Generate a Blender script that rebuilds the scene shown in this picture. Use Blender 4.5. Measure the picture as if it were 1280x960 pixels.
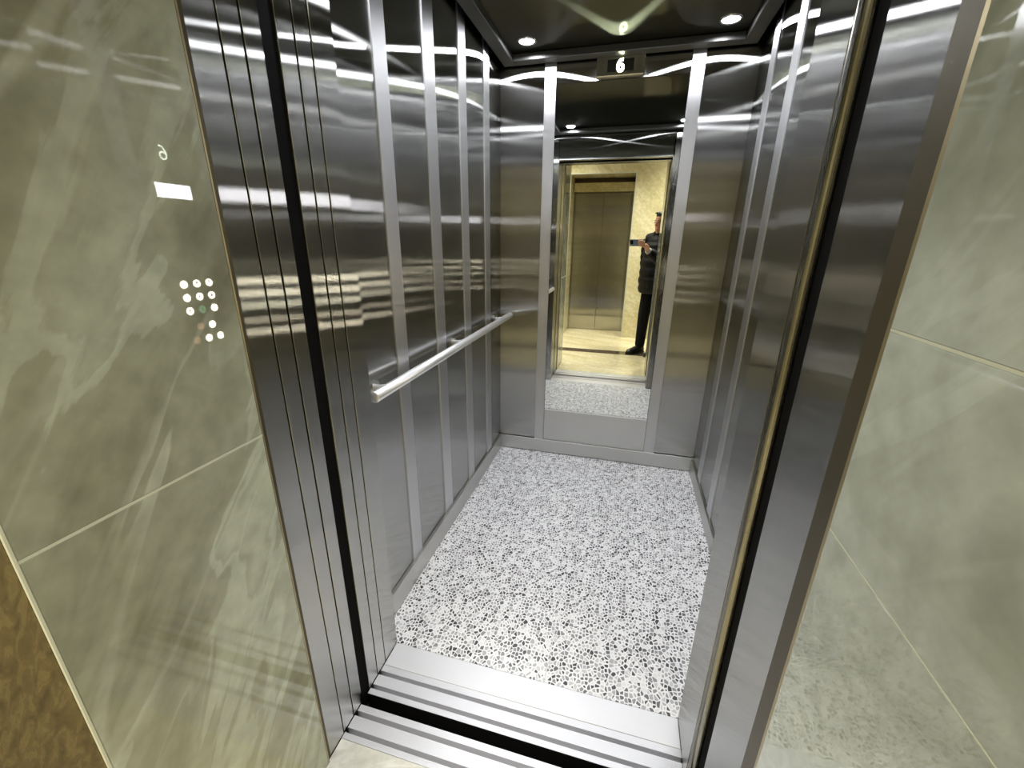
import bpy, bmesh, math, random
from mathutils import Vector, Matrix
random.seed(7)
for o in list(bpy.data.objects):
    bpy.data.objects.remove(o)
S = bpy.context.scene
C = S.collection

# ------------------------------------------------------------------ camera
CAM = Vector((0.0, 0.0, 1.38))
RIGHT = Vector((0.96565358, 0.25965545, 0.00960235))
DOWN = Vector((0.09299376, -0.31086174, -0.94589489))
FWD = Vector((-0.24262176, 0.91429975, -0.32433109))
cd = bpy.data.cameras.new('camera')
cam = bpy.data.objects.new('camera', cd)
C.objects.link(cam)
M = Matrix.Identity(4)
for i in range(3):
    M[i][0] = RIGHT[i]; M[i][1] = -DOWN[i]; M[i][2] = -FWD[i]; M[i][3] = CAM[i]
cam.matrix_world = M
cd.sensor_width = 36.0
cd.sensor_fit = 'HORIZONTAL'
cd.lens = 36.0 * 523.188 / 1280.0
cd.clip_start = 0.004
S.camera = cam

# ------------------------------------------------------------------ world, exposure
w = bpy.data.worlds.new('world'); S.world = w
w.use_nodes = True
w.node_tree.nodes['Background'].inputs[0].default_value = (0.5, 0.5, 0.45, 1)
w.node_tree.nodes['Background'].inputs[1].default_value = 0.02
S.view_settings.view_transform = 'Standard'
S.view_settings.look = 'None'
S.view_settings.exposure = 0.0
S.view_settings.gamma = 1.0
S.view_settings.use_curve_mapping = False

# lamp settings (used by the lamp builders)
DOWNLIGHT_W = 5.4
LOBBY_EMIT = 7.0
LOBBY_W = 34.0
BTN_EMIT = 40.0
SCREEN_EMIT = 26.0
DIGIT_EMIT = 14.0

# ------------------------------------------------------------------ materials
def lin(c):
    return tuple(((v/255.0)/12.92 if v/255.0 <= 0.04045 else ((v/255.0+0.055)/1.055)**2.4) for v in c) + (1.0,)

def newmat(name):
    m = bpy.data.materials.new(name); m.use_nodes = True
    nt = m.node_tree
    return m, nt, nt.nodes['Principled BSDF']

def node(nt, t, **kw):
    n = nt.nodes.new(t)
    for k, v in kw.items():
        setattr(n, k, v)
    return n

def plain(name, col, rough=0.5, metal=0.0, spec=0.5):
    m, nt, b = newmat(name)
    b.inputs['Base Color'].default_value = col if len(col) == 4 else tuple(col)+(1,)
    b.inputs['Roughness'].default_value = rough
    b.inputs['Metallic'].default_value = metal
    b.inputs['Specular IOR Level'].default_value = spec
    return m

def emit(name, col, strength):
    m, nt, b = newmat(name)
    b.inputs['Base Color'].default_value = (0.02, 0.02, 0.02, 1)
    b.inputs['Emission Color'].default_value = tuple(col)+(1,)
    b.inputs['Emission Strength'].default_value = strength
    return m

def brushed(name, col, rough, aniso, grain=0.02):
    """stainless sheet with a vertical grain: reflections smear sideways"""
    m, nt, b = newmat(name)
    nt.nodes.remove(b)
    g = node(nt, 'ShaderNodeBsdfAnisotropic', distribution='BECKMANN')
    nt.links.new(g.outputs[0], nt.nodes['Material Output'].inputs['Surface'])
    g.inputs['Anisotropy'].default_value = aniso
    geo = node(nt, 'ShaderNodeNewGeometry')
    cr = node(nt, 'ShaderNodeVectorMath', operation='CROSS_PRODUCT')
    nt.links.new(geo.outputs['True Normal'], cr.inputs[0]); cr.inputs[1].default_value = (0, 0, 1)
    c2 = node(nt, 'ShaderNodeVectorMath', operation='CROSS_PRODUCT')
    nt.links.new(cr.outputs[0], c2.inputs[0]); nt.links.new(geo.outputs['True Normal'], c2.inputs[1])
    ad = node(nt, 'ShaderNodeVectorMath', operation='ADD'); ad.inputs[1].default_value = (0.0008, 0.0011, 0)
    nt.links.new(c2.outputs[0], ad.inputs[0])
    no = node(nt, 'ShaderNodeVectorMath', operation='NORMALIZE')
    nt.links.new(ad.outputs[0], no.inputs[0])
    nt.links.new(no.outputs[0], g.inputs['Tangent'])
    tc = node(nt, 'ShaderNodeTexCoord')
    mp = node(nt, 'ShaderNodeMapping'); mp.inputs['Scale'].default_value = (260, 260, 6)
    nt.links.new(tc.outputs['Object'], mp.inputs[0])
    nz = node(nt, 'ShaderNodeTexNoise'); nz.inputs['Scale'].default_value = 1.0; nz.inputs['Detail'].default_value = 3
    nt.links.new(mp.outputs[0], nz.inputs[0])
    mr = node(nt, 'ShaderNodeMapRange')
    mr.inputs['To Min'].default_value = rough-grain; mr.inputs['To Max'].default_value = rough+grain
    nt.links.new(nz.outputs['Fac'], mr.inputs[0])
    nt.links.new(mr.outputs[0], g.inputs['Roughness'])
    # smudges
    n2 = node(nt, 'ShaderNodeTexNoise'); n2.inputs['Scale'].default_value = 5.0; n2.inputs['Detail'].default_value = 4
    nt.links.new(tc.outputs['Object'], n2.inputs[0])
    mx = node(nt, 'ShaderNodeMix', data_type='RGBA')
    mx.inputs[6].default_value = tuple(c*0.9 for c in col[:3])+(1,); mx.inputs[7].default_value = tuple(col[:3])+(1,)
    nt.links.new(n2.outputs['Fac'], mx.inputs[0])
    nt.links.new(mx.outputs[2], g.inputs['Color'])
    return m

def marble(name, dark, mid, light, vein, axes, rough=0.018, scale=1.0, ang=0.9, seed=0.0):
    """polished veined stone; axes = which object axes span the slab"""
    m, nt, b = newmat(name)
    tc = node(nt, 'ShaderNodeTexCoord')
    sx = node(nt, 'ShaderNodeSeparateXYZ'); nt.links.new(tc.outputs['Object'], sx.inputs[0])
    cx = node(nt, 'ShaderNodeCombineXYZ')
    nt.links.new(sx.outputs['XYZ'.index(axes[0])], cx.inputs[0])
    nt.links.new(sx.outputs['XYZ'.index(axes[1])], cx.inputs[1])
    cx.inputs[2].default_value = seed
    mp = node(nt, 'ShaderNodeMapping'); mp.inputs['Rotation'].default_value = (0, 0, -ang)
    nt.links.new(cx.outputs[0], mp.inputs[0])
    st = node(nt, 'ShaderNodeMapping'); st.inputs['Scale'].default_value = (1.7*scale, 7.0*scale, 1)
    nt.links.new(mp.outputs[0], st.inputs[0])
    n1 = node(nt, 'ShaderNodeTexNoise'); n1.inputs['Scale'].default_value = 1.0; n1.inputs['Detail'].default_value = 7
    n1.inputs['Roughness'].default_value = 0.5; n1.inputs['Distortion'].default_value = 0.6
    nt.links.new(st.outputs[0], n1.inputs[0])
    r1 = node(nt, 'ShaderNodeValToRGB'); e = r1.color_ramp.elements
    half = lambda p, q, t: tuple(u+(v-u)*t for u, v in zip(p, q))
    e[0].position = 0.30; e[0].color = dark
    e[1].position = 0.74; e[1].color = light
    for pos, col in ((0.40, half(dark, mid, 0.6)), (0.47, mid), (0.54, half(mid, light, 0.15)), (0.552, half(mid, light, 0.65)), (0.60, half(mid, light, 0.9)), (0.62, half(mid, light, 0.4))):
        k = e.new(pos); k.color = col
    nt.links.new(n1.outputs['Fac'], r1.inputs[0])
    # pale and dark streaks that come and go
    s2 = node(nt, 'ShaderNodeMapping'); s2.inputs['Scale'].default_value = (1.1*scale, 6.0*scale, 1); s2.inputs['Location'].default_value = (3.1, 1.7, seed)
    nt.links.new(mp.outputs[0], s2.inputs[0])
    n2 = node(nt, 'ShaderNodeTexNoise'); n2.inputs['Scale'].default_value = 1.0; n2.inputs['Detail'].default_value = 3.5; n2.inputs['Distortion'].default_value = 0.6
    nt.links.new(s2.outputs[0], n2.inputs[0])
    r2 = node(nt, 'ShaderNodeValToRGB'); e = r2.color_ramp.elements
    e[0].position = 0.485; e[0].color = (0, 0, 0, 1); e[1].position = 0.53; e[1].color = (0, 0, 0, 1)
    for pos, v in ((0.497, 0.9), (0.512, 0.7)):
        k = e.new(pos); k.color = (v, v, v, 1)
    nt.links.new(n2.outputs['Fac'], r2.inputs[0])
    n4 = node(nt, 'ShaderNodeTexNoise'); n4.inputs['Scale'].default_value = 3.0*scale; n4.inputs['Detail'].default_value = 2
    nt.links.new(cx.outputs[0], n4.inputs[0])
    r4 = node(nt, 'ShaderNodeMapRange'); r4.inputs['From Min'].default_value = 0.40; r4.inputs['From Max'].default_value = 0.70; r4.inputs['To Max'].default_value = 0.6
    nt.links.new(n4.outputs['Fac'], r4.inputs[0])
    vm = node(nt, 'ShaderNodeMath', operation='MULTIPLY'); nt.links.new(r2.outputs[0], vm.inputs[0]); nt.links.new(r4.outputs[0], vm.inputs[1])
    mx = node(nt, 'ShaderNodeMix', data_type='RGBA')
    nt.links.new(vm.outputs[0], mx.inputs[0]); nt.links.new(r1.outputs[0], mx.inputs[6]); mx.inputs[7].default_value = vein
    # fine grain
    n3 = node(nt, 'ShaderNodeTexNoise'); n3.inputs['Scale'].default_value = 26; n3.inputs['Detail'].default_value = 6
    nt.links.new(cx.outputs[0], n3.inputs[0])
    r3 = node(nt, 'ShaderNodeMapRange'); r3.inputs['From Min'].default_value = 0.3; r3.inputs['From Max'].default_value = 0.7
    r3.inputs['To Min'].default_value = 0.86; r3.inputs['To Max'].default_value = 1.1
    nt.links.new(n3.outputs['Fac'], r3.inputs[0])
    ml = node(nt, 'ShaderNodeMix', data_type='RGBA', blend_type='MULTIPLY'); ml.inputs[0].default_value = 1.0
    nt.links.new(mx.outputs[2], ml.inputs[6]); nt.links.new(r3.outputs[0], ml.inputs[7])
    nt.links.new(ml.outputs[2], b.inputs['Base Color'])
    b.inputs['Roughness'].default_value = rough
    b.inputs['IOR'].default_value = 1.55
    return m

def pebble(name):
    m, nt, b = newmat(name)
    tc = node(nt, 'ShaderNodeTexCoord')
    # the pebbles are a little longer than wide
    mp = node(nt, 'ShaderNodeMapping'); mp.inputs['Scale'].default_value = (1, 0.85, 1)
    nt.links.new(tc.outputs['Object'], mp.inputs[0])
    ed = node(nt, 'ShaderNodeTexVoronoi', feature='DISTANCE_TO_EDGE'); ed.inputs['Scale'].default_value = 78; ed.voronoi_dimensions = '2D'
    ce = node(nt, 'ShaderNodeTexVoronoi', feature='F1'); ce.inputs['Scale'].default_value = 78; ce.voronoi_dimensions = '2D'
    nt.links.new(mp.outputs[0], ed.inputs['Vector']); nt.links.new(mp.outputs[0], ce.inputs['Vector'])
    sp = node(nt, 'ShaderNodeSeparateColor'); nt.links.new(ce.outputs['Color'], sp.inputs[0])
    cr = node(nt, 'ShaderNodeValToRGB'); cr.color_ramp.interpolation = 'CONSTANT'
    e = cr.color_ramp.elements
    e[0].position = 0.0; e[0].color = (0.035, 0.036, 0.042, 1)
    e[1].position = 0.16; e[1].color = (0.11, 0.11, 0.12, 1)
    for p, c in ((0.34, (0.24, 0.24, 0.26, 1)), (0.54, (0.38, 0.38, 0.40, 1)), (0.72, (0.53, 0.53, 0.55, 1)), (0.88, (0.70, 0.70, 0.72, 1))):
        k = e.new(p); k.color = c
    nt.links.new(sp.outputs[0], cr.inputs[0])
    # grout margin differs from stone to stone
    mr = node(nt, 'ShaderNodeMapRange'); mr.inputs['To Min'].default_value = 0.07; mr.inputs['To Max'].default_value = 0.22
    nt.links.new(sp.outputs[1], mr.inputs[0])
    sb = node(nt, 'ShaderNodeMath', operation='SUBTRACT'); nt.links.new(ed.outputs['Distance'], sb.inputs[0]); nt.links.new(mr.outputs[0], sb.inputs[1])
    gt = node(nt, 'ShaderNodeMapRange'); gt.inputs['From Min'].default_value = -0.03; gt.inputs['From Max'].default_value = 0.03
    nt.links.new(sb.outputs[0], gt.inputs[0])
    mx = node(nt, 'ShaderNodeMix', data_type='RGBA')
    nt.links.new(gt.outputs[0], mx.inputs[0]); mx.inputs[6].default_value = (0.80, 0.80, 0.83, 1); nt.links.new(cr.outputs[0], mx.inputs[7])
    nt.links.new(mx.outputs[2], b.inputs['Base Color'])
    b.inputs['Roughness'].default_value = 0.32
    return m

def ribbed_alu(name):
    m, nt, b = newmat(name)
    b.inputs['Metallic'].default_value = 0.75
    b.inputs['Base Color'].default_value = (0.74, 0.74, 0.77, 1)
    b.inputs['Roughness'].default_value = 0.42
    tc = node(nt, 'ShaderNodeTexCoord')
    wv = node(nt, 'ShaderNodeTexWave', wave_type='BANDS', bands_direction='Y'); wv.inputs['Scale'].default_value = 80
    nt.links.new(tc.outputs['Object'], wv.inputs[0])
    bp = node(nt, 'ShaderNodeBump'); bp.inputs['Strength'].default_value = 0.25; bp.inputs['Distance'].default_value = 0.001
    nt.links.new(wv.outputs['Fac'], bp.inputs['Height']); nt.links.new(bp.outputs[0], b.inputs['Normal'])
    return m

def scratched(name, col, rough, metal):
    m, nt, b = newmat(name)
    b.inputs['Metallic'].default_value = metal
    b.inputs['Base Color'].default_value = tuple(col)+(1,)
    tc = node(nt, 'ShaderNodeTexCoord')
    mp = node(nt, 'ShaderNodeMapping'); mp.inputs['Scale'].default_value = (14, 60, 14)
    nt.links.new(tc.outputs['Object'], mp.inputs[0])
    nz = node(nt, 'ShaderNodeTexNoise'); nz.inputs['Scale'].default_value = 3; nz.inputs['Detail'].default_value = 8
    nt.links.new(mp.outputs[0], nz.inputs[0])
    mr = node(nt, 'ShaderNodeMapRange'); mr.inputs['To Min'].default_value = rough-0.12; mr.inputs['To Max'].default_value = rough+0.15
    nt.links.new(nz.outputs['Fac'], mr.inputs[0]); nt.links.new(mr.outputs[0], b.inputs['Roughness'])
    return m

STEEL = brushed('brushed_steel', (0.48, 0.48, 0.47), 0.205, 0.88, 0.008)
STEEL_DOOR = brushed('brushed_steel_door', (0.52, 0.52, 0.505), 0.205, 0.88, 0.008)
STRIP = brushed('satin_steel_strip', (0.66, 0.66, 0.67), 0.52, 0.35)
SKIRT = brushed('satin_steel_skirting', (0.62, 0.62, 0.60), 0.40, 0.3)
TUBE = plain('polished_steel', (0.85, 0.85, 0.85), 0.16, 1.0)
RAIL = plain('satin_rail_steel', (0.90, 0.90, 0.90), 0.36, 0.9)
GLOSSY_STEEL = brushed('polished_steel_darkened', (0.27, 0.262, 0.235), 0.27, 0.3)  # same steel, colour darkened to stand for a dim reflection on the rounded edge
ALU = ribbed_alu('ribbed_aluminium')
PLATE = scratched('scuffed_aluminium_plate', (0.73, 0.73, 0.75), 0.45, 0.7)
FLOORM = pebble('pebble_floor')
SEAM = plain('white_seam', (0.80, 0.80, 0.84), 0.4)
def brushed_ceiling(name):
    m, nt, b = newmat(name)
    nt.nodes.remove(b)
    g = node(nt, 'ShaderNodeBsdfAnisotropic', distribution='BECKMANN')
    g.inputs['Color'].default_value = (0.17, 0.175, 0.165, 1); g.inputs['Roughness'].default_value = 0.31; g.inputs['Anisotropy'].default_value = 0.85
    tv = node(nt, 'ShaderNodeCombineXYZ'); tv.inputs[1].default_value = 1.0
    nt.links.new(tv.outputs[0], g.inputs['Tangent'])
    g2 = node(nt, 'ShaderNodeBsdfAnisotropic', distribution='GGX'); g2.inputs['Color'].default_value = (0.22, 0.22, 0.21, 1); g2.inputs['Roughness'].default_value = 0.06
    mx = node(nt, 'ShaderNodeMixShader'); mx.inputs[0].default_value = 0.22
    nt.links.new(g.outputs[0], mx.inputs[1]); nt.links.new(g2.outputs[0], mx.inputs[2])
    nt.links.new(mx.outputs[0], nt.nodes['Material Output'].inputs['Surface'])
    return m
CEILM = brushed_ceiling('dark_brushed_ceiling')
RIM = plain('dark_satin_metal', (0.11, 0.11, 0.105), 0.30, 0.8)
MIRROR = plain('mirror_glass', (0.90, 0.92, 0.90), 0.0, 1.0)
BLACK = plain('black_void', (0.002, 0.002, 0.002), 0.9, 0.0, 0.1)
BLACKP = plain('black_paint', (0.01, 0.01, 0.01), 0.35)
G = lin
MARBLE_L = marble('grey_green_marble_left', G((112, 112, 94)), G((143, 145, 126)), G((174, 179, 163)), G((192, 196, 183)), 'YZ', ang=0.95, seed=0.7)
MARBLE_R = marble('grey_green_marble_right', G((140, 145, 133)), G((162, 168, 158)), G((176, 183, 175)), G((178, 184, 176)), 'YZ', ang=2.25, seed=4.3, scale=0.9)
CREAM = marble('cream_marble_wall', G((194, 184, 142)), G((212, 203, 162)), G((224, 217, 182)), G((182, 170, 128)), 'XZ', ang=2.4, seed=2.0, rough=0.12, scale=0.8)
CREAMF = marble('cream_marble_floor', G((206, 194, 152)), G((221, 210, 172)), G((230, 222, 190)), G((198, 184, 140)), 'XY', ang=0.4, seed=7.0, rough=0.12)
STONE = marble('pale_stone_threshold', G((176, 176, 166)), G((200, 200, 192)), G((216, 216, 210)), G((222, 222, 220)), 'XY', ang=0.3, seed=9.0, rough=0.2, scale=2.2)
BROWN = marble('brown_stone', G((66, 56, 32)), G((84, 72, 43)), G((100, 88, 56)), G((58, 49, 27)), 'XZ', seed=5.0, rough=0.85, scale=9.0)
BROWN.node_tree.nodes['Principled BSDF'].inputs['Specular IOR Level'].default_value = 0.2
BORDER = marble('dark_brown_stone', G((50, 42, 34)), G((82, 70, 58)), G((112, 98, 84)), G((140, 126, 108)), 'XY', seed=1.0, rough=0.15, scale=6.0)
GROUT = plain('pale_grout', G((188, 190, 172)), 0.7)
BRONZE = plain('bronze_trim', (0.40, 0.33, 0.18), 0.4, 0.85)
EDGE_REFLECTION = plain('dark_edge_reflection', (0.075, 0.062, 0.032), 0.45, 0.6)  # brown painted for the marble edge as reflected in the steel jambs
PALETRIM = plain('pale_edge_trim', G((196, 197, 178)), 0.35)
WHITEP = plain('white_ceiling_paint', (0.75, 0.74, 0.68), 0.7)
EM_BTN = emit('button_light', (1.0, 0.91, 0.70), BTN_EMIT)
EM_GREEN = emit('green_button_light', (0.35, 1.0, 0.5), 3.5)
EM_ORANGE = emit('orange_button_light', (1.0, 0.55, 0.28), 3.0)
EM_SCREEN = emit('lit_screen', (0.97, 0.95, 1.0), SCREEN_EMIT)
EM_SCREEN_TXT = emit('screen_print', (0.9, 0.88, 1.0), SCREEN_EMIT*0.72)
EM_DIGIT = emit('digit_light', (0.90, 1.0, 0.80), DIGIT_EMIT)
EM_DIGIT2 = emit('indicator_digit_light', (0.93, 1.0, 0.66), 26.0)
EM_LAMP = emit('downlight_lens', (0.93, 0.96, 1.0), 25.0)
EM_LOBBY = emit('lobby_light_panel', (1.0, 0.95, 0.81), LOBBY_EMIT)
BTN = plain('button_cap', (0.30, 0.30, 0.30), 0.35, 0.6)
INK = plain('dark_print', (0.015, 0.015, 0.015), 0.6)

# ------------------------------------------------------------------ builders
def mesh_obj(name, bm, mat, parent=None, smooth=False):
    me = bpy.data.meshes.new(name)
    bm.normal_update()
    bm.to_mesh(me); bm.free()
    if mat: me.materials.append(mat)
    if smooth:
        for p in me.polygons: p.use_smooth = True
    o = bpy.data.objects.new(name, me)
    C.objects.link(o)
    if parent: o.parent = parent
    return o

def add_box(bm, x0, x1, y0, y1, z0, z1, bevel=0.0):
    r = bmesh.ops.create_cube(bm, size=1.0)
    vs = r['verts']
    for v in vs:
        v.co = Vector((x0+(v.co.x+.5)*(x1-x0), y0+(v.co.y+.5)*(y1-y0), z0+(v.co.z+.5)*(z1-z0)))
    if bevel > 0:
        es = list({e for v in vs for e in v.link_edges})
        bmesh.ops.bevel(bm, geom=es, offset=bevel, segments=1, affect='EDGES', profile=0.5)

def box(name, x0, x1, y0, y1, z0, z1, mat, parent=None, bevel=0.0):
    bm = bmesh.new(); add_box(bm, x0, x1, y0, y1, z0, z1, bevel)
    return mesh_obj(name, bm, mat, parent)

def boxes(name, lst, mat, parent=None, bevel=0.0):
    bm = bmesh.new()
    for b in lst: add_box(bm, *b, bevel)
    return mesh_obj(name, bm, mat, parent)

def prism_x(name, prof, x0, x1, mat, parent=None):
    """extrude a closed (y,z) profile along x"""
    bm = bmesh.new()
    a = [bm.verts.new((x0, y, z)) for y, z in prof]
    b = [bm.verts.new((x1, y, z)) for y, z in prof]
    n = len(prof)
    for i in range(n):
        bm.faces.new((a[i], a[(i+1) % n], b[(i+1) % n], b[i]))
    bm.faces.new(a[::-1]); bm.faces.new(b)
    bmesh.ops.triangulate(bm, faces=[f for f in bm.faces if len(f.verts) > 4])
    bmesh.ops.recalc_face_normals(bm, faces=bm.faces)
    return mesh_obj(name, bm, mat, parent)

def prism_z(name, prof, z0, z1, mat, parent=None, smooth=False):
    bm = bmesh.new()
    a = [bm.verts.new((x, y, z0)) for x, y in prof]
    b = [bm.verts.new((x, y, z1)) for x, y in prof]
    n = len(prof)
    for i in range(n):
        bm.faces.new((a[i], a[(i+1) % n], b[(i+1) % n], b[i]))
    bm.faces.new(a[::-1]); bm.faces.new(b)
    bmesh.ops.recalc_face_normals(bm, faces=bm.faces)
    return mesh_obj(name, bm, mat, parent, smooth)

def frame_for(d):
    d = d.normalized()
    u = Vector((0, 0, 1)) if abs(d.z) < 0.9 else Vector((0, 1, 0))
    s = d.cross(u).normalized()
    return s, s.cross(d).normalized()

def add_tube(bm, pts, radii, seg=16, frames=None, cap=True):
    """loft ellipses along a path. radii: r or (ra, rb) per point"""
    pts = [Vector(p) for p in pts]
    rings = []
    for i, p in enumerate(pts):
        if frames: s, u = frames[i] if isinstance(frames, list) else frames
        else:
            d = (pts[min(i+1, len(pts)-1)] - pts[max(i-1, 0)])
            s, u = frame_for(d)
        r = radii[i] if isinstance(radii, (list, tuple)) and not isinstance(radii, Vector) else radii
        ra, rb = r if isinstance(r, (list, tuple)) else (r, r)
        rings.append([bm.verts.new(p + s*(ra*math.cos(2*math.pi*k/seg)) + u*(rb*math.sin(2*math.pi*k/seg))) for k in range(seg)])
    for a, b in zip(rings, rings[1:]):
        for k in range(seg):
            bm.faces.new((a[k], a[(k+1) % seg], b[(k+1) % seg], b[k]))
    if cap:
        bm.faces.new(rings[0][::-1]); bm.faces.new(rings[-1])

def lathe_z(name, prof, cx, cy, mat, parent=None, seg=32, smooth=True):
    bm = bmesh.new()
    rings = []
    for r, z in prof:
        rings.append([bm.verts.new((cx+r*math.cos(2*math.pi*k/seg), cy+r*math.sin(2*math.pi*k/seg), z)) for k in range(seg)])
    for a, b in zip(rings, rings[1:]):
        for k in range(seg):
            bm.faces.new((a[k], a[(k+1) % seg], b[(k+1) % seg], b[k]))
    bmesh.ops.recalc_face_normals(bm, faces=bm.faces)
    return mesh_obj(name, bm, mat, parent, smooth)

def empty(name, loc=(0, 0, 0)):
    o = bpy.data.objects.new(name, None); o.location = loc
    o.empty_display_size = 0.05
    C.objects.link(o)
    return o

def part_of(o, root):
    """parent keeping world position (root may be moved from the origin)"""
    o.parent = root
    o.matrix_parent_inverse = Matrix.Translation(-Vector(root.location))
    return o

def tag(o, label, cat, group=None):
    o['label'] = label; o['category'] = cat
    if group: o['group'] = group
    return o

def struct(o, label=None):
    o['kind'] = 'structure'
    if label: o['label'] = label
    return o

def text_mesh(name, body, size, mat, mtx, parent=None, extrude=0.0006, bold=0.0):
    cu = bpy.data.curves.new(name, 'FONT')
    cu.body = body; cu.size = size; cu.align_x = 'CENTER'; cu.align_y = 'CENTER'; cu.extrude = extrude; cu.offset = bold
    t = bpy.data.objects.new(name+'_tmp', cu); C.objects.link(t)
    dg = bpy.context.evaluated_depsgraph_get()
    me = bpy.data.meshes.new_from_object(t.evaluated_get(dg))
    bpy.data.objects.remove(t); bpy.data.curves.remove(cu)
    me.transform(mtx)
    me.materials.clear(); me.materials.append(mat); me.name = name
    o = bpy.data.objects.new(name, me); C.objects.link(o)
    if parent: o.parent = parent
    return o

def six_mesh(name, h, stroke, mat, mtx):
    pts = [(0.24, 0.47), (0.08, 0.47), (-0.08, 0.38), (-0.19, 0.22), (-0.25, 0.02)]
    for k in range(0, 21):
        a = math.pi + 2*math.pi*k/20*0.99
        pts.append((0.255*math.cos(a), -0.22+0.265*math.sin(a)))
    bm = bmesh.new()
    pp = [Vector((x*h, y*h, 0)) for x, y in pts]
    fr = []
    for i in range(len(pp)):
        d = (pp[min(i+1, len(pp)-1)]-pp[max(i-1, 0)]).normalized()
        fr.append((Vector((-d.y, d.x, 0)), Vector((0, 0, 1))))
    add_tube(bm, pp, [(stroke, 0.0008)]*len(pp), 10, fr)
    bmesh.ops.recalc_face_normals(bm, faces=bm.faces)
    o = mesh_obj(name, bm, mat); o.data.transform(mtx)
    return o

def face_mtx(origin, right, up):
    r = Vector(right); u = Vector(up); n = r.cross(u)
    m = Matrix.Identity(4)
    for i in range(3):
        m[i][0] = r[i]; m[i][1] = u[i]; m[i][2] = n[i]; m[i][3] = origin[i]
    return m

# ------------------------------------------------------------------ key planes (metres, camera stands at x=0 y=0)
XL, XR = -0.763, 0.507          # car side walls
YB = 2.565                      # car back wall
YF = 0.989                      # inner face of car front
JL, JR = -0.683, 0.276          # clear opening of the car
ZC = 2.25                       # underside of ceiling rim
HEAD = 2.06

# ================================================================== STRUCTURE: the car
# floor: printed pebble tiles with pale seams
fl = struct(box('floor', XL, XR, YF-0.004, YB+0.02, -0.03, -0.0035, SEAM), 'white pebble patterned floor of the lift car')
xs = [XL+0.002, -0.6235, -0.14, 0.3435, XR-0.002]
ys = [YF-0.004, 1.4405, 1.945, 2.4495, YB]
for i in range(4):
    for j in range(4):
        box('floor_tile', xs[i]+0.0011, xs[i+1]-0.0011, ys[j]+0.0011, ys[j+1]-0.0011, -0.0035, 0.0, FLOORM, fl)
# side walls: sheets with raised cover strips
strips = [(1.278, 1.355), (1.612, 1.700), (1.94, 2.024), (2.268, 2.352)]
def side_wall(name, x_face, sgn, label):
    """sgn = +1 when the room lies on the +x side"""
    b = 0.002*sgn
    back = struct(box(name, min(x_face-sgn*0.03, x_face-b), max(x_face-sgn*0.03, x_face-b), 0.912, YB+0.05, 0.0, 2.36, BLACKP), label)
    ed = [YF-0.03]+[v for s in strips for v in s]+[YB+0.004]
    for k in range(0, len(ed), 2):
        y0, y1 = ed[k], ed[k+1]
        box('panel', min(x_face-b, x_face), max(x_face-b, x_face), y0+0.001, y1-0.001, 0.005, 2.34, STEEL, back)
    for y0, y1 in strips:
        xa, xb = sorted((x_face-b, x_face+sgn*0.005))
        box('cover_strip', xa, xb, y0, y1, 0.005, 2.34, STRIP, back, 0.0012)
    return back
wl = side_wall('wall_left', XL, 1, 'brushed steel left wall of the lift car with raised strips')
wr = side_wall('wall_right', XR, -1, 'brushed steel right wall of the lift car with raised strips')
# back wall
wb = struct(box('wall_back', XL-0.03, XR+0.03, YB+0.002, YB+0.04, 0.0, 2.36, BLACKP), 'brushed steel back wall of the lift car around the mirror')
MX0, MX1, MZ0, MZ1 = -0.455, 0.204, 0.320, 2.158
box('panel', XL+0.001, -0.517, YB, YB+0.002, 0.005, 2.34, STEEL, wb)
box('panel', 0.267, XR-0.001, YB, YB+0.002, 0.005, 2.34, STEEL, wb)
box('cover_strip', -0.517, MX0-0.001, YB-0.006, YB+0.002, 0.005, 2.34, STRIP, wb, 0.0012)
box('cover_strip', MX1+0.001, 0.267, YB-0.006, YB+0.002, 0.005, 2.34, STRIP, wb, 0.0012)
box('lower_panel', MX0+0.001, MX1-0.001, YB-0.002, YB+0.002, 0.005, MZ0-0.003, SKIRT, wb)
box('upper_panel', MX0+0.001, MX1-0.001, YB-0.002, YB+0.002, MZ1+0.003, 2.34, STEEL, wb)
# baseboards
for nm, b, lab in (('baseboard_left', (XL+0.0005, -0.748, YF+0.001, YB-0.012, 0.0005, 0.098), 'steel skirting along the left car wall'),
                   ('baseboard_right', (0.493, XR-0.0005, YF+0.001, YB-0.012, 0.0005, 0.088), 'steel skirting along the right car wall'),
                   ('baseboard_back', (XL+0.001, XR-0.001, YB-0.012, YB-0.0065, 0.004, 0.096), 'steel skirting under the mirror')):
    struct(box(nm, *b, SKIRT, None, 0.0015), lab)
# front wall of the car: return posts and header
wf = struct(box('wall_front', XL-0.03, XR+0.03, 0.93, YF-0.004, HEAD+0.004, 2.36, BLACKP), 'steel front of the lift car around its doorway')
box('return_panel', XL-0.02, JL, 0.914, YF, 0.001, 2.34, STEEL_DOOR, wf, 0.001)
rr = 0.016
prof = [(JR, YF)]
for k in range(9):
    a = math.pi + (math.pi/2)*k/8
    prof.append((JR+rr+rr*math.cos(a), 0.811+rr+rr*math.sin(a)))
prof += [(0.40, 0.811), (0.40, 0.90), (XR+0.02, 0.90), (XR+0.02, YF)]
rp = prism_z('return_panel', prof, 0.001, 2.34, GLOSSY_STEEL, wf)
box('return_face', JR-0.0008, JR+0.0002, 0.829, YF-0.001, 0.002, HEAD, STEEL_DOOR, wf)
box('header_panel', JL-0.005, JR+0.01, YF-0.006, YF, HEAD, 2.34, STEEL, wf)
box('header_panel', JL-0.005, JR+0.01, 0.92, YF-0.006, HEAD, HEAD+0.004, STEEL, wf)
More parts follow.
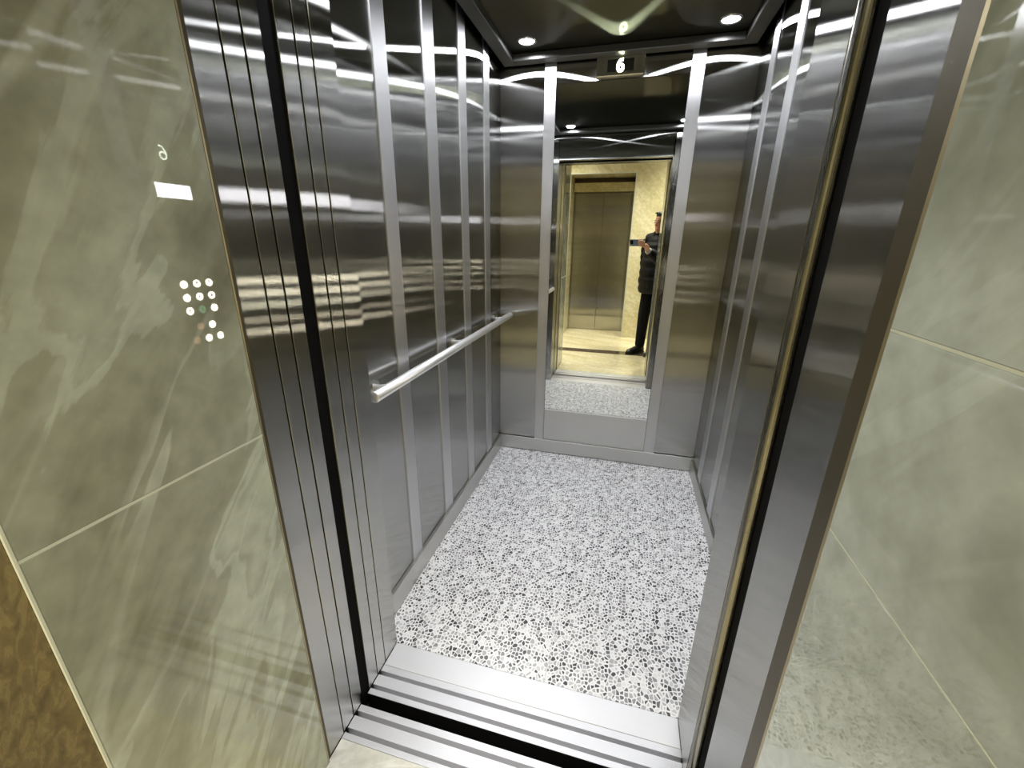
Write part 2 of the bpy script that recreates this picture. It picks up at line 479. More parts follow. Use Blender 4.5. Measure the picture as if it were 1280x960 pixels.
# car ceiling: recessed dark glossy sheet inside a rim
ce = struct(box('ceiling', XL-0.03, XR+0.03, 0.92, YB+0.04, 2.36, 2.40, BLACKP), 'dark glossy ceiling of the lift car')
CX0, CX1, CY0, CY1 = -0.735, 0.479, 1.01, 2.545
CZ = 2.283
box('ceiling_sheet', CX0+0.01, CX1-0.01, CY0+0.01, CY1-0.01, CZ, 2.36, CEILM, ce)
rw = 0.062
box('rim', CX0, CX0+rw, CY0, CY1, ZC, CZ, RIM, ce, 0.003)
box('rim', CX1-rw, CX1, CY0, CY1, ZC, CZ, RIM, ce, 0.003)
box('rim', CX0+rw, CX1-rw, CY1-rw, CY1, ZC, CZ, RIM, ce, 0.003)
box('rim', CX0+rw, CX1-rw, CY0, CY0+rw, ZC, CZ, RIM, ce, 0.003)

# ================================================================== STRUCTURE: doorway
# car sill and plate
def sill(name, y0, y1, grooves, label):
    p = [(y0, 0.0)]
    for a, b in grooves:
        p += [(a, 0.0), (a, -0.030), (b, -0.030), (b, 0.0)]
    p += [(y1, 0.0), (y1, -0.05), (y0, -0.05)]
    return struct(prism_x(name, p, JL+0.0015, JR-0.0015, ALU), label)
sill('trim_1', 0.801, 0.899, [(0.818, 0.831), (0.865, 0.878)], 'grooved aluminium sill of the lift car')
struct(box('trim_2', JL+0.0015, JR-0.0015, 0.8995, YF-0.0045, -0.03, 0.0015, PLATE, None, 0.001), 'scuffed aluminium plate between car sill and pebble floor')
def lsill(name, y0, y1, grooves, label):
    p = [(y0, 0.0)]
    for a, b in grooves:
        p += [(a, 0.0), (a, -0.030), (b, -0.030), (b, 0.0)]
    p += [(y1, 0.0), (y1, -0.05), (y0, -0.05)]
    return struct(prism_x(name, p, JL+0.0015, 0.2895, ALU), label)
lsill('trim_3', 0.668, 0.765, [(0.684, 0.697), (0.732, 0.746)], 'grooved aluminium sill of the landing doorway')
struct(box('trim_4', JL+0.0015, 0.2895, 0.58, 0.6675, -0.03, -0.0005, STONE, None, 0.001), 'pale stone strip before the landing sill')
# black filler blocks stand in for the darkness of the shaft gaps
struct(boxes('wall_shaft_shade', [(-0.80, -0.6865, 0.775, 0.8145, -0.05, 2.5), (0.2955, 0.40, 0.765, 0.8095, -0.05, 2.5),
                            (-0.80, 0.40, 0.766, 0.7995, -0.4, -0.06), (JL+0.0015, JR-0.0015, 0.7985, 0.8008, -0.06, -0.0008), (-0.70, 0.33, 0.742, 0.925, HEAD+0.05, 2.5),
                            (-0.80, -0.6845, 0.7285, 0.7325, 0, 2.5), (-0.80, -0.6845, 0.8605, 0.8645, 0, 2.5),
                            (-0.80, -0.6845, 0.6805, 0.6835, 0, 2.5), (-0.80, -0.6845, 0.9095, 0.9135, 0, 2.5),
                            (-0.75, -0.70, 0.742, 0.925, HEAD, 2.5), (0.30, 0.38, 0.742, 0.805, HEAD, 2.5)], BLACK), 'black fill put in for the darkness of the shaft gaps')
# open telescopic doors parked on the left
d1 = struct(box('door_1', -1.25, JL, 0.684, 0.728, 0.004, 2.10, STEEL_DOOR, None, 0.0007), 'open steel landing door parked in the left jamb')
box('door_leaf', -1.25, JL, 0.733, 0.774, 0.004, 2.10, STEEL_DOOR, d1, 0.0007)
d2 = struct(box('door_2', -1.25, JL, 0.815, 0.860, 0.004, 2.10, STEEL_DOOR, None, 0.0007), 'open steel car door parked beside the landing door')
box('door_leaf', -1.25, JL, 0.865, 0.909, 0.004, 2.10, STEEL_DOOR, d2, 0.0007)
# landing frame
struct(box('trim_5', -0.80, JL, 0.585, 0.680, 0.0, 2.27, STEEL_DOOR, None, 0.0007), 'brushed steel left jamb of the landing doorway')
struct(box('trim_6', 0.291, 0.40, 0.50, 0.763, 0.0, 2.27, STEEL_DOOR, None, 0.0007), 'brushed steel right jamb of the landing doorway')
box('edge_reflection', 0.2900, 0.2912, 0.5535, 0.604, 0.0, 2.26, EDGE_REFLECTION, bpy.data.objects['trim_6'])  # thin dark sheets imitate the marble edge's reflection on the jambs
box('edge_reflection', -0.6838, -0.6822, 0.6085, 0.6205, 0.0, 2.26, EDGE_REFLECTION, bpy.data.objects['trim_5'])
struct(box('trim_7', JL+0.0005, 0.2905, 0.62, 0.74, HEAD+0.012, 2.27, STEEL_DOOR, None, 0.0007), 'steel lintel of the landing doorway')
struct(box('trim_8', JL+0.0005, 0.2905, 0.7402, 0.7415, HEAD+0.014, 2.27, BLACK), 'black back of the lintel')

# ================================================================== STRUCTURE: landing niche and lobby
NL, NR, NY = -0.675, 0.281, 0.235
nl = struct(box('wall_niche_left', -0.72, NL-0.0102, NY+0.004, 0.584, 0.0, 2.27, GROUT), 'polished grey green marble wall left of the lift doorway')
box('tile', NL-0.010, NL, NY+0.004, 0.604, 0.0, 1.0045, MARBLE_L, nl, 0.0012)
box('tile', NL-0.010, NL, NY+0.004, 0.604, 1.0095, 2.27, MARBLE_L, nl, 0.0012)
box('joint', NL-0.010, NL-0.0004, NY+0.004, 0.604, 1.0047, 1.0093, GROUT, nl)
box('edge_trim', NL-0.009, NL-0.0005, 0.6042, 0.6075, 0.0, 2.27, BRONZE, nl)
nr = struct(box('wall_niche_right', NR+0.010, 0.33, NY+0.004, 0.499, 0.0, 2.27, GROUT), 'polished grey marble wall right of the lift doorway')
for z0, z1 in ((0, 1.0325), (1.0345, 1.2905), (1.294, 2.27)):
    box('tile', NR, NR+0.010, NY+0.004, 0.541, z0, z1, MARBLE_R, nr, 0.0008)
for z0, z1 in ((1.0327, 1.0343), (1.2907, 1.2938)):
    box('joint', NR+0.0004, NR+0.010, NY+0.004, 0.541, z0, z1, GROUT, nr)
box('edge_trim', NR+0.0008, NR+0.009, 0.5412, 0.549, 0.0, 2.27, BRONZE, nr)
struct(box('trim_9', NL-0.0042, NL+0.0005, NY+0.0005, NY+0.0035, 0.0, 2.27, PALETRIM), 'pale corner edge of the left marble wall')
struct(box('trim_10', NR-0.0005, NR+0.0042, NY+0.0005, NY+0.0035, 0.0, 2.27, PALETRIM), 'pale corner edge of the right marble wall')
LX0, LX1, LZ = -2.4, 2.4, 2.75
ww = struct(boxes('wall_lobby', [(LX0, NL-0.0165, NY, NY+0.10, 0.0, LZ), (NR+0.0165, LX1, NY, NY+0.10, 0.0, LZ),
                            (NL-0.0165, NR+0.0165, NY, NY+0.10, 2.27, LZ),
                            (NL-0.0165, NL-0.0045, NY, NY+0.0036, 0.0, 2.27), (NR+0.0045, NR+0.0165, NY, NY+0.0036, 0.0, 2.27)], BROWN), 'brown stone lobby wall around the lift niche')
struct(box('ceiling_niche', NL-0.01, NR+0.01, NY+0.101, 0.76, 2.2705, 2.33, WHITEP), 'soffit of the lift niche')
# lobby floor with a dark border line
lf = struct(box('floor_lobby', LX0, LX1, -1.9, 0.5795, -0.05, -0.004, GROUT), 'cream marble lobby floor')
bx_ = [LX0, -1.74, -1.08, -0.42, 0.24, 0.90, 1.56, LX1]
for i in range(7):
    box('floor_tile', bx_[i]+0.001, bx_[i+1]-0.001, -0.299, 0.5795 if -0.70 < bx_[i] < 0.25 and False else NY+0.001, -0.004, 0.0, CREAMF, lf)
    box('floor_tile', bx_[i]+0.001, bx_[i+1]-0.001, -1.05, -0.476, -0.004, 0.0, CREAMF, lf)
    box('floor_tile', bx_[i]+0.001, bx_[i+1]-0.001, -1.86, -1.052, -0.004, 0.0, CREAMF, lf)
    box('border_stone', bx_[i]+0.0005, bx_[i+1]-0.0005, -0.4745, -0.3005, -0.004, 0.0, BORDER, lf)
box('floor_tile', NL-0.01, -0.20, NY+0.002, 0.5795, -0.004, 0.0, CREAMF, lf)
box('floor_tile', -0.199, NR+0.01, NY+0.002, 0.5795, -0.004, 0.0, CREAMF, lf)
struct(box('wall_lobby_left', LX0-0.1, LX0, -1.9, NY+0.1, 0, LZ, CREAM), 'cream marble end wall of the lobby')
struct(box('wall_lobby_right', LX1, LX1+0.1, -1.9, NY+0.1, 0, LZ, CREAM), 'cream marble far end wall of the lobby')
struct(box('ceiling_lobby', LX0, LX1, -1.9, NY+0.1, LZ, LZ+0.1, WHITEP), 'white lobby ceiling')
# opposite wall with a second lift doorway in a niche
OY, ON = -1.37, -1.80
ow = struct(box('wall_opposite', LX0, LX1, -1.96, -1.90, 0, LZ, CREAM), 'cream marble wall facing the lift')
OX0, OX1, OZ = -0.895, -0.012, 2.265
box('slab', LX0, -1.50, -1.90, OY, 0.0, LZ, CREAM, ow, 0.001)
box('slab', -1.4985, OX0, -1.90, OY, 0.0, LZ, CREAM, ow, 0.001)
box('slab', OX1, 0.80, -1.90, OY, 0.0, LZ, CREAM, ow, 0.001)
box('slab', 0.8015, LX1, -1.90, OY, 0.0, LZ, CREAM, ow, 0.001)
box('slab', OX0+0.0015, OX1-0.0015, -1.90, OY, OZ, LZ, CREAM, ow, 0.001)
for b in ((OX0-0.012, OX0+0.003, OY-0.004, OY+0.004, 0.0, OZ+0.012), (OX1-0.003, OX1+0.012, OY-0.004, OY+0.004, 0.0, OZ+0.012), (OX0+0.003, OX1-0.003, OY-0.004, OY+0.004, OZ-0.003, OZ+0.012)):
    box('edge_trim', *b, PALETRIM, ow)
d3 = struct(box('door_3', OX0+0.003, OX1-0.003, -1.88, -1.84, 0.0, OZ-0.003, plain('soffit_shade_steel', (0.10, 0.07, 0.04), 0.4, 0.3)), 'closed two leaf steel lift door opposite')  # brown backing colour stands in for the soffit's shade above the transom
box('door_leaf', OX0+0.018, -0.4515, -1.84, -1.815, 0.006, 2.062, STEEL_DOOR, d3, 0.002)
box('door_leaf', -0.4485, OX1-0.025, -1.84, -1.822, 0.006, 2.062, STEEL_DOOR, d3, 0.002)
box('transom', OX0+0.006, OX1-0.006, -1.84, -1.74, 2.076, 2.195, CREAM, d3, 0.002)
box('jamb', OX0+0.004, OX0+0.016, -1.84, -1.79, 0.0, 2.076, STEEL_DOOR, d3)
box('jamb', OX1-0.023, OX1-0.004, -1.84, -1.79, 0.0, 2.076, STEEL_DOOR, d3)

# ================================================================== LAMPS
def downlight(x, y, gain, label):
    r = empty('ceiling_downlight', (x, y, CZ))
    tag(r, label, 'light', 'downlights in the car ceiling')
    part_of(lathe_z('bezel', [(0.047, CZ-0.0002), (0.046, CZ-0.004), (0.040, CZ-0.005), (0.036, CZ-0.002), (0.036, CZ-0.0002)], x, y, TUBE), r)
    bm = bmesh.new(); bmesh.ops.create_circle(bm, cap_ends=True, radius=0.036, segments=28, matrix=Matrix.Translation((x, y, CZ-0.0015)))
    for f in bm.faces:
        if f.normal.z > 0: f.normal_flip()
    part_of(mesh_obj('lens', bm, EM_LAMP), r)
    ld = bpy.data.lights.new('downlight_beam', 'AREA'); ld.shape = 'DISK'; ld.size = 0.06
    ld.energy = DOWNLIGHT_W*gain; ld.color = (0.93, 0.95, 1.0); ld.spread = math.radians(172)
    lo = bpy.data.objects.new('downlight_beam', ld); lo.location = (x, y, CZ-0.008); C.objects.link(lo)
    part_of(lo, r)
downlight(-0.57, 2.36, 1.5, 'round downlight above the corner of left wall and mirror wall')
downlight(0.325, 2.36, 0.7, 'round downlight above the corner of right wall and mirror wall')
downlight(-0.57, 1.16, 1.0, 'round downlight above the open car door')
downlight(0.325, 1.16, 0.8, 'round downlight above the button panel end of the right wall')
def lobby_lamp(x, y, which):
    r = empty('lobby_light_panel', (x, y, LZ))
    tag(r, which, 'light', 'light panels on the lobby ceiling')
    h = 0.3
    part_of(boxes('panel_frame', [(x-h, x+h, y-h, y-h+0.02, LZ-0.02, LZ-0.0005), (x-h, x+h, y+h-0.02, y+h, LZ-0.02, LZ-0.0005),
                                  (x-h, x-h+0.02, y-h+0.02, y+h-0.02, LZ-0.02, LZ-0.0005), (x+h-0.02, x+h, y-h+0.02, y+h-0.02, LZ-0.02, LZ-0.0005)], WHITEP), r)
    part_of(box('diffuser', x-h+0.02, x+h-0.02, y-h+0.02, y+h-0.02, LZ-0.014, LZ-0.001, EM_LOBBY), r)
    ld = bpy.data.lights.new('panel_beam', 'AREA'); ld.shape = 'SQUARE'; ld.size = 0.54
    ld.energy = LOBBY_W; ld.color = (1.0, 0.95, 0.81); ld.spread = math.radians(122)
    lo = bpy.data.objects.new('panel_beam', ld); lo.location = (x, y, LZ-0.0155); C.objects.link(lo)
    part_of(lo, r)
lobby_lamp(-0.95, -0.62, 'square warm ceiling light panel before the closed steel lift door')
lobby_lamp(0.75, -0.62, 'square warm ceiling light panel above the person')

# ================================================================== THINGS IN THE CAR
# mirror
mr = empty('wall_mirror', (0.5*(MX0+MX1), YB, MZ0))
tag(mr, 'tall frameless mirror set in the steel back wall of the lift', 'mirror')
part_of(box('glass', MX0+0.0015, MX1-0.0015, YB-0.003, YB+0.0015, MZ0, MZ1, MIRROR), mr)
part_of(box('bottom_channel', MX0+0.0015, MX1-0.0015, YB-0.0055, YB-0.0032, MZ0-0.006, MZ0+0.003, TUBE), mr)
# floor indicator above the mirror
fi = empty('floor_indicator', (-0.13, YB, 2.165))
tag(fi, 'floor display with glowing 6 above the mirror', 'display')
fx0, fx1, fz0, fz1 = -0.245, -0.018, 2.166, 2.252
prof = [(YB-0.0025, fz0), (YB-0.030, fz0+0.004), (YB-0.022, fz1), (YB-0.0025, fz1)]
part_of(prism_x('housing', prof, fx0, fx1, SKIRT), fi)
part_of(box('frame_edge', fx0-0.003, fx0, YB-0.031, YB-0.003, fz0, fz1, TUBE), fi)
part_of(box('frame_edge', fx1, fx1+0.003, YB-0.031, YB-0.003, fz0, fz1, TUBE), fi)
tilt = math.atan2(0.008, fz1-fz0-0.004)
up = Vector((0, math.sin(tilt), math.cos(tilt)))
ctr = Vector((-0.131, YB-0.0262, 2.211)); nrm = Vector((0, -math.cos(tilt), math.sin(tilt)))
bm = bmesh.new(); add_box(bm, -0.064, 0.064, -0.027, 0.027, 0.0, 0.0012)
o = mesh_obj('screen', bm, BLACKP); o.data.transform(face_mtx(ctr, (1, 0, 0), up)); part_of(o, fi)
o2 = six_mesh('digit', 0.050, 0.0062, EM_DIGIT2, face_mtx(ctr+nrm*0.0024, (1, 0, 0), up)); part_of(o2, fi)

# handrail
hr = empty('handrail', (-0.69, 1.78, 0.945))
tag(hr, 'polished steel handrail along the left wall of the lift', 'handrail')
bm = bmesh.new()
hx, hz, hrad = -0.690, 0.937, 0.0175
add_tube(bm, [(hx, 1.012, hz), (hx, 1.0135, hz), (hx, 2.538, hz), (hx, 2.5395, hz)], [hrad-0.002, hrad, hrad, hrad-0.002], 24, (Vector((1, 0, 0)), Vector((0, 0, 1))))
part_of(mesh_obj('bar', bm, RAIL, None, True), hr)
for y in (1.13, 1.80, 2.46):
    bm = bmesh.new()
    add_tube(bm, [(XL+0.0055, y, hz-0.012), (XL+0.022, y, hz-0.012), (hx-0.010, y, hz-0.004)], 0.0085, 14)
    bk = part_of(mesh_obj('bracket', bm, RAIL, None, True), hr)
    bm = bmesh.new()
    add_tube(bm, [(XL+0.0003, y, hz-0.012), (XL+0.0055, y, hz-0.012)], 0.021, 20)
    part_of(mesh_obj('rosette', bm, TUBE), hr)

# car operating panel on the right wall (it is what the marble and the steel reflect)
cp = empty('control_panel', (XR, 1.475, 0.80))
tag(cp, 'lift control panel with lit round buttons on the right car wall', 'control panel')
PX = XR-0.010
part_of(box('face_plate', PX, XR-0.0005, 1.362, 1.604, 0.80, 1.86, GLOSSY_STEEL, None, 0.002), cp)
N = Vector((-1, 0, 0)); RT = Vector((0, -1, 0)); UP = Vector((0, 0, 1))   # seen from inside the car
dsp = part_of(box('display_glass', PX-0.0015, PX-0.0002, 1.415, 1.500, 1.645, 1.755, BLACKP), cp)
part_of(six_mesh('digit', 0.050, 0.0031, EM_DIGIT, face_mtx((PX-0.0028, 1.457, 1.70), RT, UP)), cp)
part_of(box('screen', PX-0.002, PX-0.0002, 1.398, 1.543, 1.532, 1.586, EM_SCREEN), cp)
for k, (dy, ln) in enumerate(((0.008, 0.050), (-0.004, 0.062), (-0.015, 0.044))):
    part_of(box('screen_text_line', PX-0.0026, PX-0.0021, 1.4705-ln/2, 1.4705+ln/2, 1.559+dy-0.0022, 1.559+dy+0.0022, EM_SCREEN_TXT), cp)
def button(y, z, glyph, em, r=0.0165):
    bm = bmesh.new(); add_tube(bm, [(PX-0.0003, y, z), (PX-0.003, y, z)], r, 24)
    b = part_of(mesh_obj('push_button', bm, BTN), cp)
    bm = bmesh.new()
    seg = 24
    a1 = [bm.verts.new((PX-0.0034, y+r*math.cos(2*math.pi*k/seg), z+r*math.sin(2*math.pi*k/seg))) for k in range(seg)]
    bm.faces.new(a1)
    bmesh.ops.recalc_face_normals(bm, faces=bm.faces)
    ring = mesh_obj('light_disc', bm, em)
    ring.parent = b
    if glyph:
        t = text_mesh('numeral', glyph, 0.021 if len(glyph) == 1 else 0.013, INK, face_mtx((PX-0.0042, y, z), RT, UP), b, bold=0.0006)
cols = [1.533, 1.4745, 1.416]
for r_, row in enumerate((('7', '8', '9'), ('4', '5', '6'), ('1', '2', '3'))):
    for c_, g in enumerate(row):
        button(cols[c_], 1.186-0.057*r_, g, EM_GREEN if g == '2' else EM_BTN)
button(1.505, 0.999, '', EM_BTN); button(1.447, 0.999, '', EM_ORANGE)
button(1.533, 0.941, '<>', EM_BTN); button(1.475, 0.941, '><', EM_BTN); button(1.417, 0.941, '', EM_ORANGE)

# ================================================================== PERSON WITH PHONE (seen in the mirror)
SKIN = plain('skin', G((205, 150, 120)), 0.5)
JACKET = plain('black_nylon', (0.003, 0.003, 0.004), 0.6, 0.0, 0.2)
TROUSER = plain('black_cloth', (0.008, 0.008, 0.009), 0.9, 0.0, 0.2)
SHOE = plain('black_leather', (0.008, 0.008, 0.008), 0.35)
HAIR = plain('black_hair', (0.008, 0.007, 0.006), 0.6)
CUFF = plain('grey_cuff', G((176, 174, 168)), 0.8)
EYEW = plain('eye_white', (0.35, 0.33, 0.30), 0.5)

def remeshed(name, bm, mat, voxel, smooth_iter=4):
    o = mesh_obj(name, bm, mat, None, True)
    m1 = o.modifiers.new('fuse', 'REMESH'); m1.mode = 'VOXEL'; m1.voxel_size = voxel; m1.use_smooth_shade = True
    m2 = o.modifiers.new('soften', 'SMOOTH'); m2.factor = 0.5; m2.iterations = smooth_iter
    return o

pr = empty('person', (0.345, -0.44, 0.0))
tag(pr, 'person in black puffer jacket holding up a phone before the lift', 'person')
F = Vector((-0.75, 0.66, 0)).normalized()      # the way the person faces
L = Vector((-F.y, F.x, 0))                     # the person's left
B0 = Vector((0.345, -0.44, 0))
def P(f, l, z): return B0 + F*f + L*l + Vector((0, 0, z))
FR = (L, F)
# phone pose
ph_right, ph_up, ph_out = RIGHT, -DOWN, FWD
PH = CAM - FWD*0.016                           # the lens of the phone sits just behind the picture's viewpoint
def H(r, u, o): return PH + ph_right*r + ph_up*u + ph_out*o
R_SH = P(0.01, -0.185, 1.40); R_EL = P(0.10, -0.27, 1.10); R_WR = H(0.170, -0.105, -0.025)
L_SH = P(0.01, 0.185, 1.40); L_EL = P(-0.05, 0.26, 1.12); L_WR = P(0.07, 0.12, 0.98)

# body: one fused surface of head, neck, trunk, limbs and hands
bm = bmesh.new()
HC = P(0.020, -0.015, 1.590)
head = [(-0.118, 0.034, 0.050, 0.020), (-0.105, 0.045, 0.062, 0.020), (-0.085, 0.056, 0.074, 0.014), (-0.055, 0.064, 0.085, 0.006), (-0.02, 0.070, 0.092, 0.0),
        (0.02, 0.073, 0.096, -0.004), (0.06, 0.072, 0.095, -0.008), (0.09, 0.062, 0.082, -0.010), (0.112, 0.040, 0.055, -0.012), (0.120, 0.012, 0.018, -0.012)]
add_tube(bm, [HC+Vector((0, 0, z))+F*df for z, a, b, df in head], [(a, b) for z, a, b, df in head], 20, FR)
add_tube(bm, [HC+F*0.085+Vector((0, 0, 0.022)), HC+F*0.102+Vector((0, 0, -0.005)), HC+F*0.112+Vector((0, 0, -0.024)), HC+F*0.090+Vector((0, 0, -0.036))], [0.009, 0.011, 0.014, 0.009], 10)
add_tube(bm, [HC+F*0.083+L*0.022+Vector((0, 0, -0.066)), HC+F*0.094+Vector((0, 0, -0.065)), HC+F*0.083-L*0.022+Vector((0, 0, -0.066))], [0.005, 0.009, 0.005], 8)
for s in (-1, 1):
    add_tube(bm, [HC+L*s*0.070-F*0.010+Vector((0, 0, -0.030)), HC+L*s*0.078-F*0.016, HC+L*s*0.076-F*0.020+Vector((0, 0, 0.026))], [(0.006, 0.010), (0.007, 0.016), (0.006, 0.012)], 8)
add_tube(bm, [P(0.0, 0, 1.38), P(0.015, 0, 1.46), P(0.03, 0, 1.54)], [0.060, 0.054, 0.056], 14, FR)
add_tube(bm, [P(0, 0, 0.86), P(0, 0, 0.96), P(0.01, 0, 1.10), P(0.01, 0, 1.28), P(0, 0, 1.40), P(0, 0, 1.44)], [(0.15, 0.10), (0.16, 0.11), (0.14, 0.10), (0.155, 0.10), (0.125, 0.072), (0.06, 0.05)], 20, FR)
add_tube(bm, [R_SH+(R_EL-R_SH)*0.12, R_EL, R_WR], [0.046, 0.040, 0.028], 12)
add_tube(bm, [L_SH+(L_EL-L_SH)*0.12, L_EL, L_WR], [0.046, 0.040, 0.028], 12)
add_tube(bm, [R_SH+(R_EL-R_SH)*0.14, P(0.0, 0, 1.33), L_SH+(L_EL-L_SH)*0.14], [0.045, 0.06, 0.045], 12)
feet = {}
for s, fd in ((1, 0.06), (-1, -0.04)):
    hip, kn, an = P(0.0, s*0.09, 0.90), P(0.02+fd*0.4, s*0.10, 0.49), P(-0.01+fd, s*0.11, 0.09)
    feet[s] = (hip, kn, an)
    add_tube(bm, [hip, kn, an], [0.085, 0.055, 0.038], 14)
    add_tube(bm, [an+Vector((0, 0, -0.03)), an+F*0.08+Vector((0, 0, -0.045)), an+F*0.17+Vector((0, 0, -0.055))], [(0.034, 0.034), (0.040, 0.026), (0.030, 0.018)], 12)
# right hand around the end of the phone
pal = H(0.150, -0.040, -0.012)
add_tube(bm, [R_WR, H(0.168, -0.065, -0.010), H(0.154, -0.035, -0.003)], [(0.026, 0.020), (0.036, 0.017), (0.036, 0.014)], 12)
for k in range(4):
    u = 0.006-0.019*k
    add_tube(bm, [H(0.150, u-0.014, 0.004), H(0.130, u, 0.0145), H(0.098+0.004*abs(k-1), u+0.003, 0.016), H(0.076+0.006*abs(k-1), u+0.004, 0.0135)], [0.0092, 0.0088, 0.0080, 0.0068], 10)
add_tube(bm, [H(0.158, -0.050, -0.016), H(0.134, -0.052, -0.026), H(0.104, -0.046, -0.0235)], [0.012, 0.010, 0.0085], 10)
# left hand hanging, slightly curled
dwn = (L_WR-L_EL).normalized()
add_tube(bm, [L_WR, L_WR+dwn*0.04, L_WR+dwn*0.09], [(0.026, 0.018), (0.038, 0.016), (0.036, 0.013)], 12)
for k in range(4):
    q = L_WR+dwn*0.09+Vector((0, 0, 0.028-0.019*k))
    add_tube(bm, [q, q+dwn*0.035-F*0.006, q+dwn*0.060-F*0.016, q+dwn*(0.072-0.006*abs(k-1))-F*0.032], [0.0090, 0.0085, 0.0078, 0.0066], 10)
q = L_WR+dwn*0.03+F*0.03
add_tube(bm, [q, q+F*0.020+dwn*0.030, q+F*0.022+dwn*0.060-L*0.010], [0.011, 0.0095, 0.008], 10)
body = part_of(remeshed('body', bm, SKIN, 0.0052, 2), pr)
for s in (-1, 1):
    bm = bmesh.new(); bmesh.ops.create_uvsphere(bm, u_segments=12, v_segments=8, radius=0.0105, matrix=Matrix.Translation(HC+F*0.0835+L*s*0.031+Vector((0, 0, 0.006))))
    ey = part_of(mesh_obj('eye', bm, EYEW, None, True), pr)
    bm = bmesh.new(); bmesh.ops.create_uvsphere(bm, u_segments=10, v_segments=6, radius=0.0072, matrix=Matrix.Translation(HC+F*0.0905+L*s*0.031+Vector((0, 0, 0.006))))
    i_ = mesh_obj('iris', bm, INK, None, True); i_.parent = ey; i_.matrix_parent_inverse = Matrix.Translation((0, 0, 0))
    bm = bmesh.new(); add_tube(bm, [HC+F*0.092+L*s*0.014+Vector((0, 0, 0.026)), HC+F*0.091+L*s*0.032+Vector((0, 0, 0.031)), HC+F*0.078+L*s*0.050+Vector((0, 0, 0.025))], [0.003, 0.0042, 0.002], 8)
    part_of(mesh_obj('eyebrow', bm, HAIR, None, True), pr)
# hair: cap of hair with sides and back
bm = bmesh.new()
hair = [(-0.060, 0.050, 0.044, -0.052), (-0.02, 0.068, 0.058, -0.046), (0.020, 0.0765, 0.070, -0.036), (0.050, 0.0785, 0.088, -0.022), (0.075, 0.077, 0.098, -0.012), (0.100, 0.066, 0.090, -0.008), (0.120, 0.044, 0.064, -0.008), (0.128, 0.014, 0.022, -0.010)]
add_tube(bm, [HC+Vector((0, 0, z))+F*df for z, a, b, df in hair], [(a, b) for z, a, b, df in hair], 20, FR)
for k in range(26):
    a = random.uniform(-1.0, 1.0); b_ = random.uniform(-0.08, 0.07)
    q = HC+L*(a*0.055)+F*(b_-0.01)+Vector((0, 0, 0.085+0.03*math.sqrt(max(0, 1-a*a))*(1-abs(b_)*5)))
    add_tube(bm, [q, q+F*0.025+Vector((0, 0, 0.010)), q+F*0.05+L*random.uniform(-0.01, 0.01)], [0.011, 0.009, 0.004], 6)
part_of(remeshed('hair', bm, HAIR, 0.006, 1), pr)
# puffer jacket with quilted rolls
bm = bmesh.new()
def rolls(pts, rad, n, amp, frames=None):
    pp, rr_ = [], []
    tot = len(pts)-1
    steps = n*4
    for i in range(steps+1):
        t = i/steps*tot; k = min(int(t), tot-1); f = t-k
        p = Vector(pts[k]).lerp(Vector(pts[k+1]), f)
        ra = rad[k] if isinstance(rad[k], tuple) else (rad[k], rad[k]); rb = rad[k+1] if isinstance(rad[k+1], tuple) else (rad[k+1], rad[k+1])
        g = 1.0+amp*abs(math.sin(math.pi*n*i/steps))
        pp.append(p); rr_.append(((ra[0]+(rb[0]-ra[0])*f)*g, (ra[1]+(rb[1]-ra[1])*f)*g))
    add_tube(bm, pp, rr_, 20, frames)
rolls([P(0.01, 0, 0.78), P(0.02, 0, 0.95), P(0.02, 0, 1.15), P(0.01, 0, 1.33), P(0, 0, 1.44)], [(0.205, 0.170), (0.210, 0.175), (0.195, 0.160), (0.195, 0.140), (0.135, 0.100)], 7, 0.07, FR)
add_tube(bm, [R_SH+Vector((0, 0, 0.0)), P(0, -0.08, 1.425), P(0, 0.08, 1.425), L_SH+Vector((0, 0, 0.0))], [0.078, 0.075, 0.075, 0.078], 16)
add_tube(bm, [P(0.005, 0, 1.41), P(0.015, 0, 1.47), P(0.02, 0, 1.50)], [(0.085, 0.080), (0.078, 0.078), (0.074, 0.078)], 16, FR)
rolls([R_SH, R_EL, R_WR+(R_EL-R_WR)*0.10], [0.080, 0.070, 0.045], 7, 0.10)
rolls([L_SH, L_EL, L_WR+(L_EL-L_WR)*0.08], [0.080, 0.070, 0.045], 7, 0.10)
part_of(remeshed('puffer_jacket', bm, JACKET, 0.010, 1), pr)
bm = bmesh.new()
d_ = (R_EL-R_WR).normalized()
add_tube(bm, [R_WR+d_*0.002, R_WR+d_*0.04], [0.034, 0.038], 16)
part_of(mesh_obj('shirt_cuff', bm, CUFF, None, True), pr)
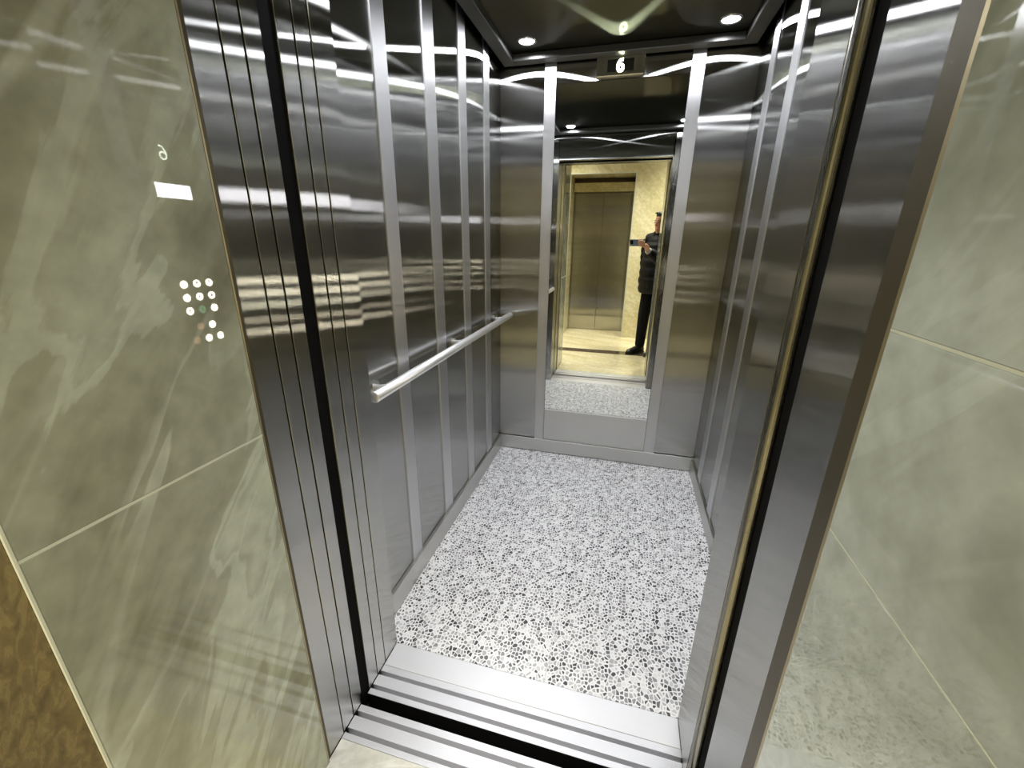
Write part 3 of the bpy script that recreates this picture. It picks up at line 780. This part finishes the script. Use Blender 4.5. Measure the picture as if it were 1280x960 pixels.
# trousers
bm = bmesh.new()
add_tube(bm, [P(0, 0, 0.80), P(0, 0, 0.90), P(0, 0, 1.0)], [(0.165, 0.115), (0.165, 0.115), (0.16, 0.11)], 18, FR)
for s in (1, -1):
    hip, kn, an = feet[s]
    add_tube(bm, [hip+Vector((0, 0, -0.02)), kn, an+Vector((0, 0, 0.0))], [0.095, 0.072, 0.060], 16)
part_of(remeshed('trousers', bm, TROUSER, 0.010, 2), pr)
for s in (1, -1):
    hip, kn, an = feet[s]
    bm = bmesh.new()
    g = Vector((an.x, an.y, 0))
    add_tube(bm, [g-F*0.065+Vector((0, 0, 0.045)), g-F*0.03+Vector((0, 0, 0.06)), g+F*0.04+Vector((0, 0, 0.055)), g+F*0.11+Vector((0, 0, 0.040)), g+F*0.175+Vector((0, 0, 0.032)), g+F*0.205+Vector((0, 0, 0.026))],
             [(0.028, 0.035), (0.040, 0.055), (0.043, 0.050), (0.048, 0.036), (0.042, 0.028), (0.022, 0.016)], 16, (L, Vector((0, 0, 1))))
    sh = part_of(remeshed('shoe', bm, SHOE, 0.008, 2), pr)
    bm = bmesh.new()
    out = [(-0.075, 0.0), (-0.060, 0.034), (0.0, 0.040), (0.10, 0.050), (0.17, 0.045), (0.21, 0.022), (0.215, 0.0)]
    ring = out+[(a, -b) for a, b in out[-2:0:-1]]
    va = [bm.verts.new(g+F*a+L*b+Vector((0, 0, 0.001))) for a, b in ring]
    vb = [bm.verts.new(g+F*a+L*b+Vector((0, 0, 0.020))) for a, b in ring]
    for k in range(len(ring)): bm.faces.new((va[k], va[(k+1) % len(ring)], vb[(k+1) % len(ring)], vb[k]))
    bm.faces.new(va[::-1]); bm.faces.new(vb)
    bmesh.ops.recalc_face_normals(bm, faces=bm.faces)
    so = mesh_obj('sole', bm, BLACKP); so.parent = sh

# phone
tp = empty('smartphone', PH+ph_right*0.065-ph_up*0.057)
tag(tp, 'grey smartphone held sideways in the hand of the person', 'phone')
PHB = plain('phone_back', G((120, 132, 145)), 0.25, 0.3)
PHS = plain('phone_screen', (0.01, 0.01, 0.012), 0.08)
mt = Matrix.Identity(4)
for i in range(3):
    mt[i][0] = ph_right[i]; mt[i][1] = ph_up[i]; mt[i][2] = ph_out[i]; mt[i][3] = PH[i]
def phone_box(name, a, mat, bev):
    bm = bmesh.new(); add_box(bm, *a, bev)
    o = mesh_obj(name, bm, mat); o.data.transform(mt); return part_of(o, tp)
phone_box('case', (-0.018, 0.134, -0.057, 0.018, -0.0085, -0.0012), PHB, 0.002)
phone_box('screen', (-0.014, 0.130, -0.054, 0.015, -0.0092, -0.0086), PHS, 0.0002)
bump = phone_box('camera_bump', (-0.013, 0.020, -0.034, 0.013, -0.0011, 0.0008), PHS, 0.0006)
for r_, u_ in ((0.0, 0.0), (0.0, -0.020), (0.012, -0.010)):
    bm = bmesh.new(); add_tube(bm, [H(r_, u_, 0.0009), H(r_, u_, 0.0022)], 0.0062, 18)
    ln = mesh_obj('lens', bm, PHS); ln.parent = bump; ln.matrix_parent_inverse = Matrix.Identity(4)
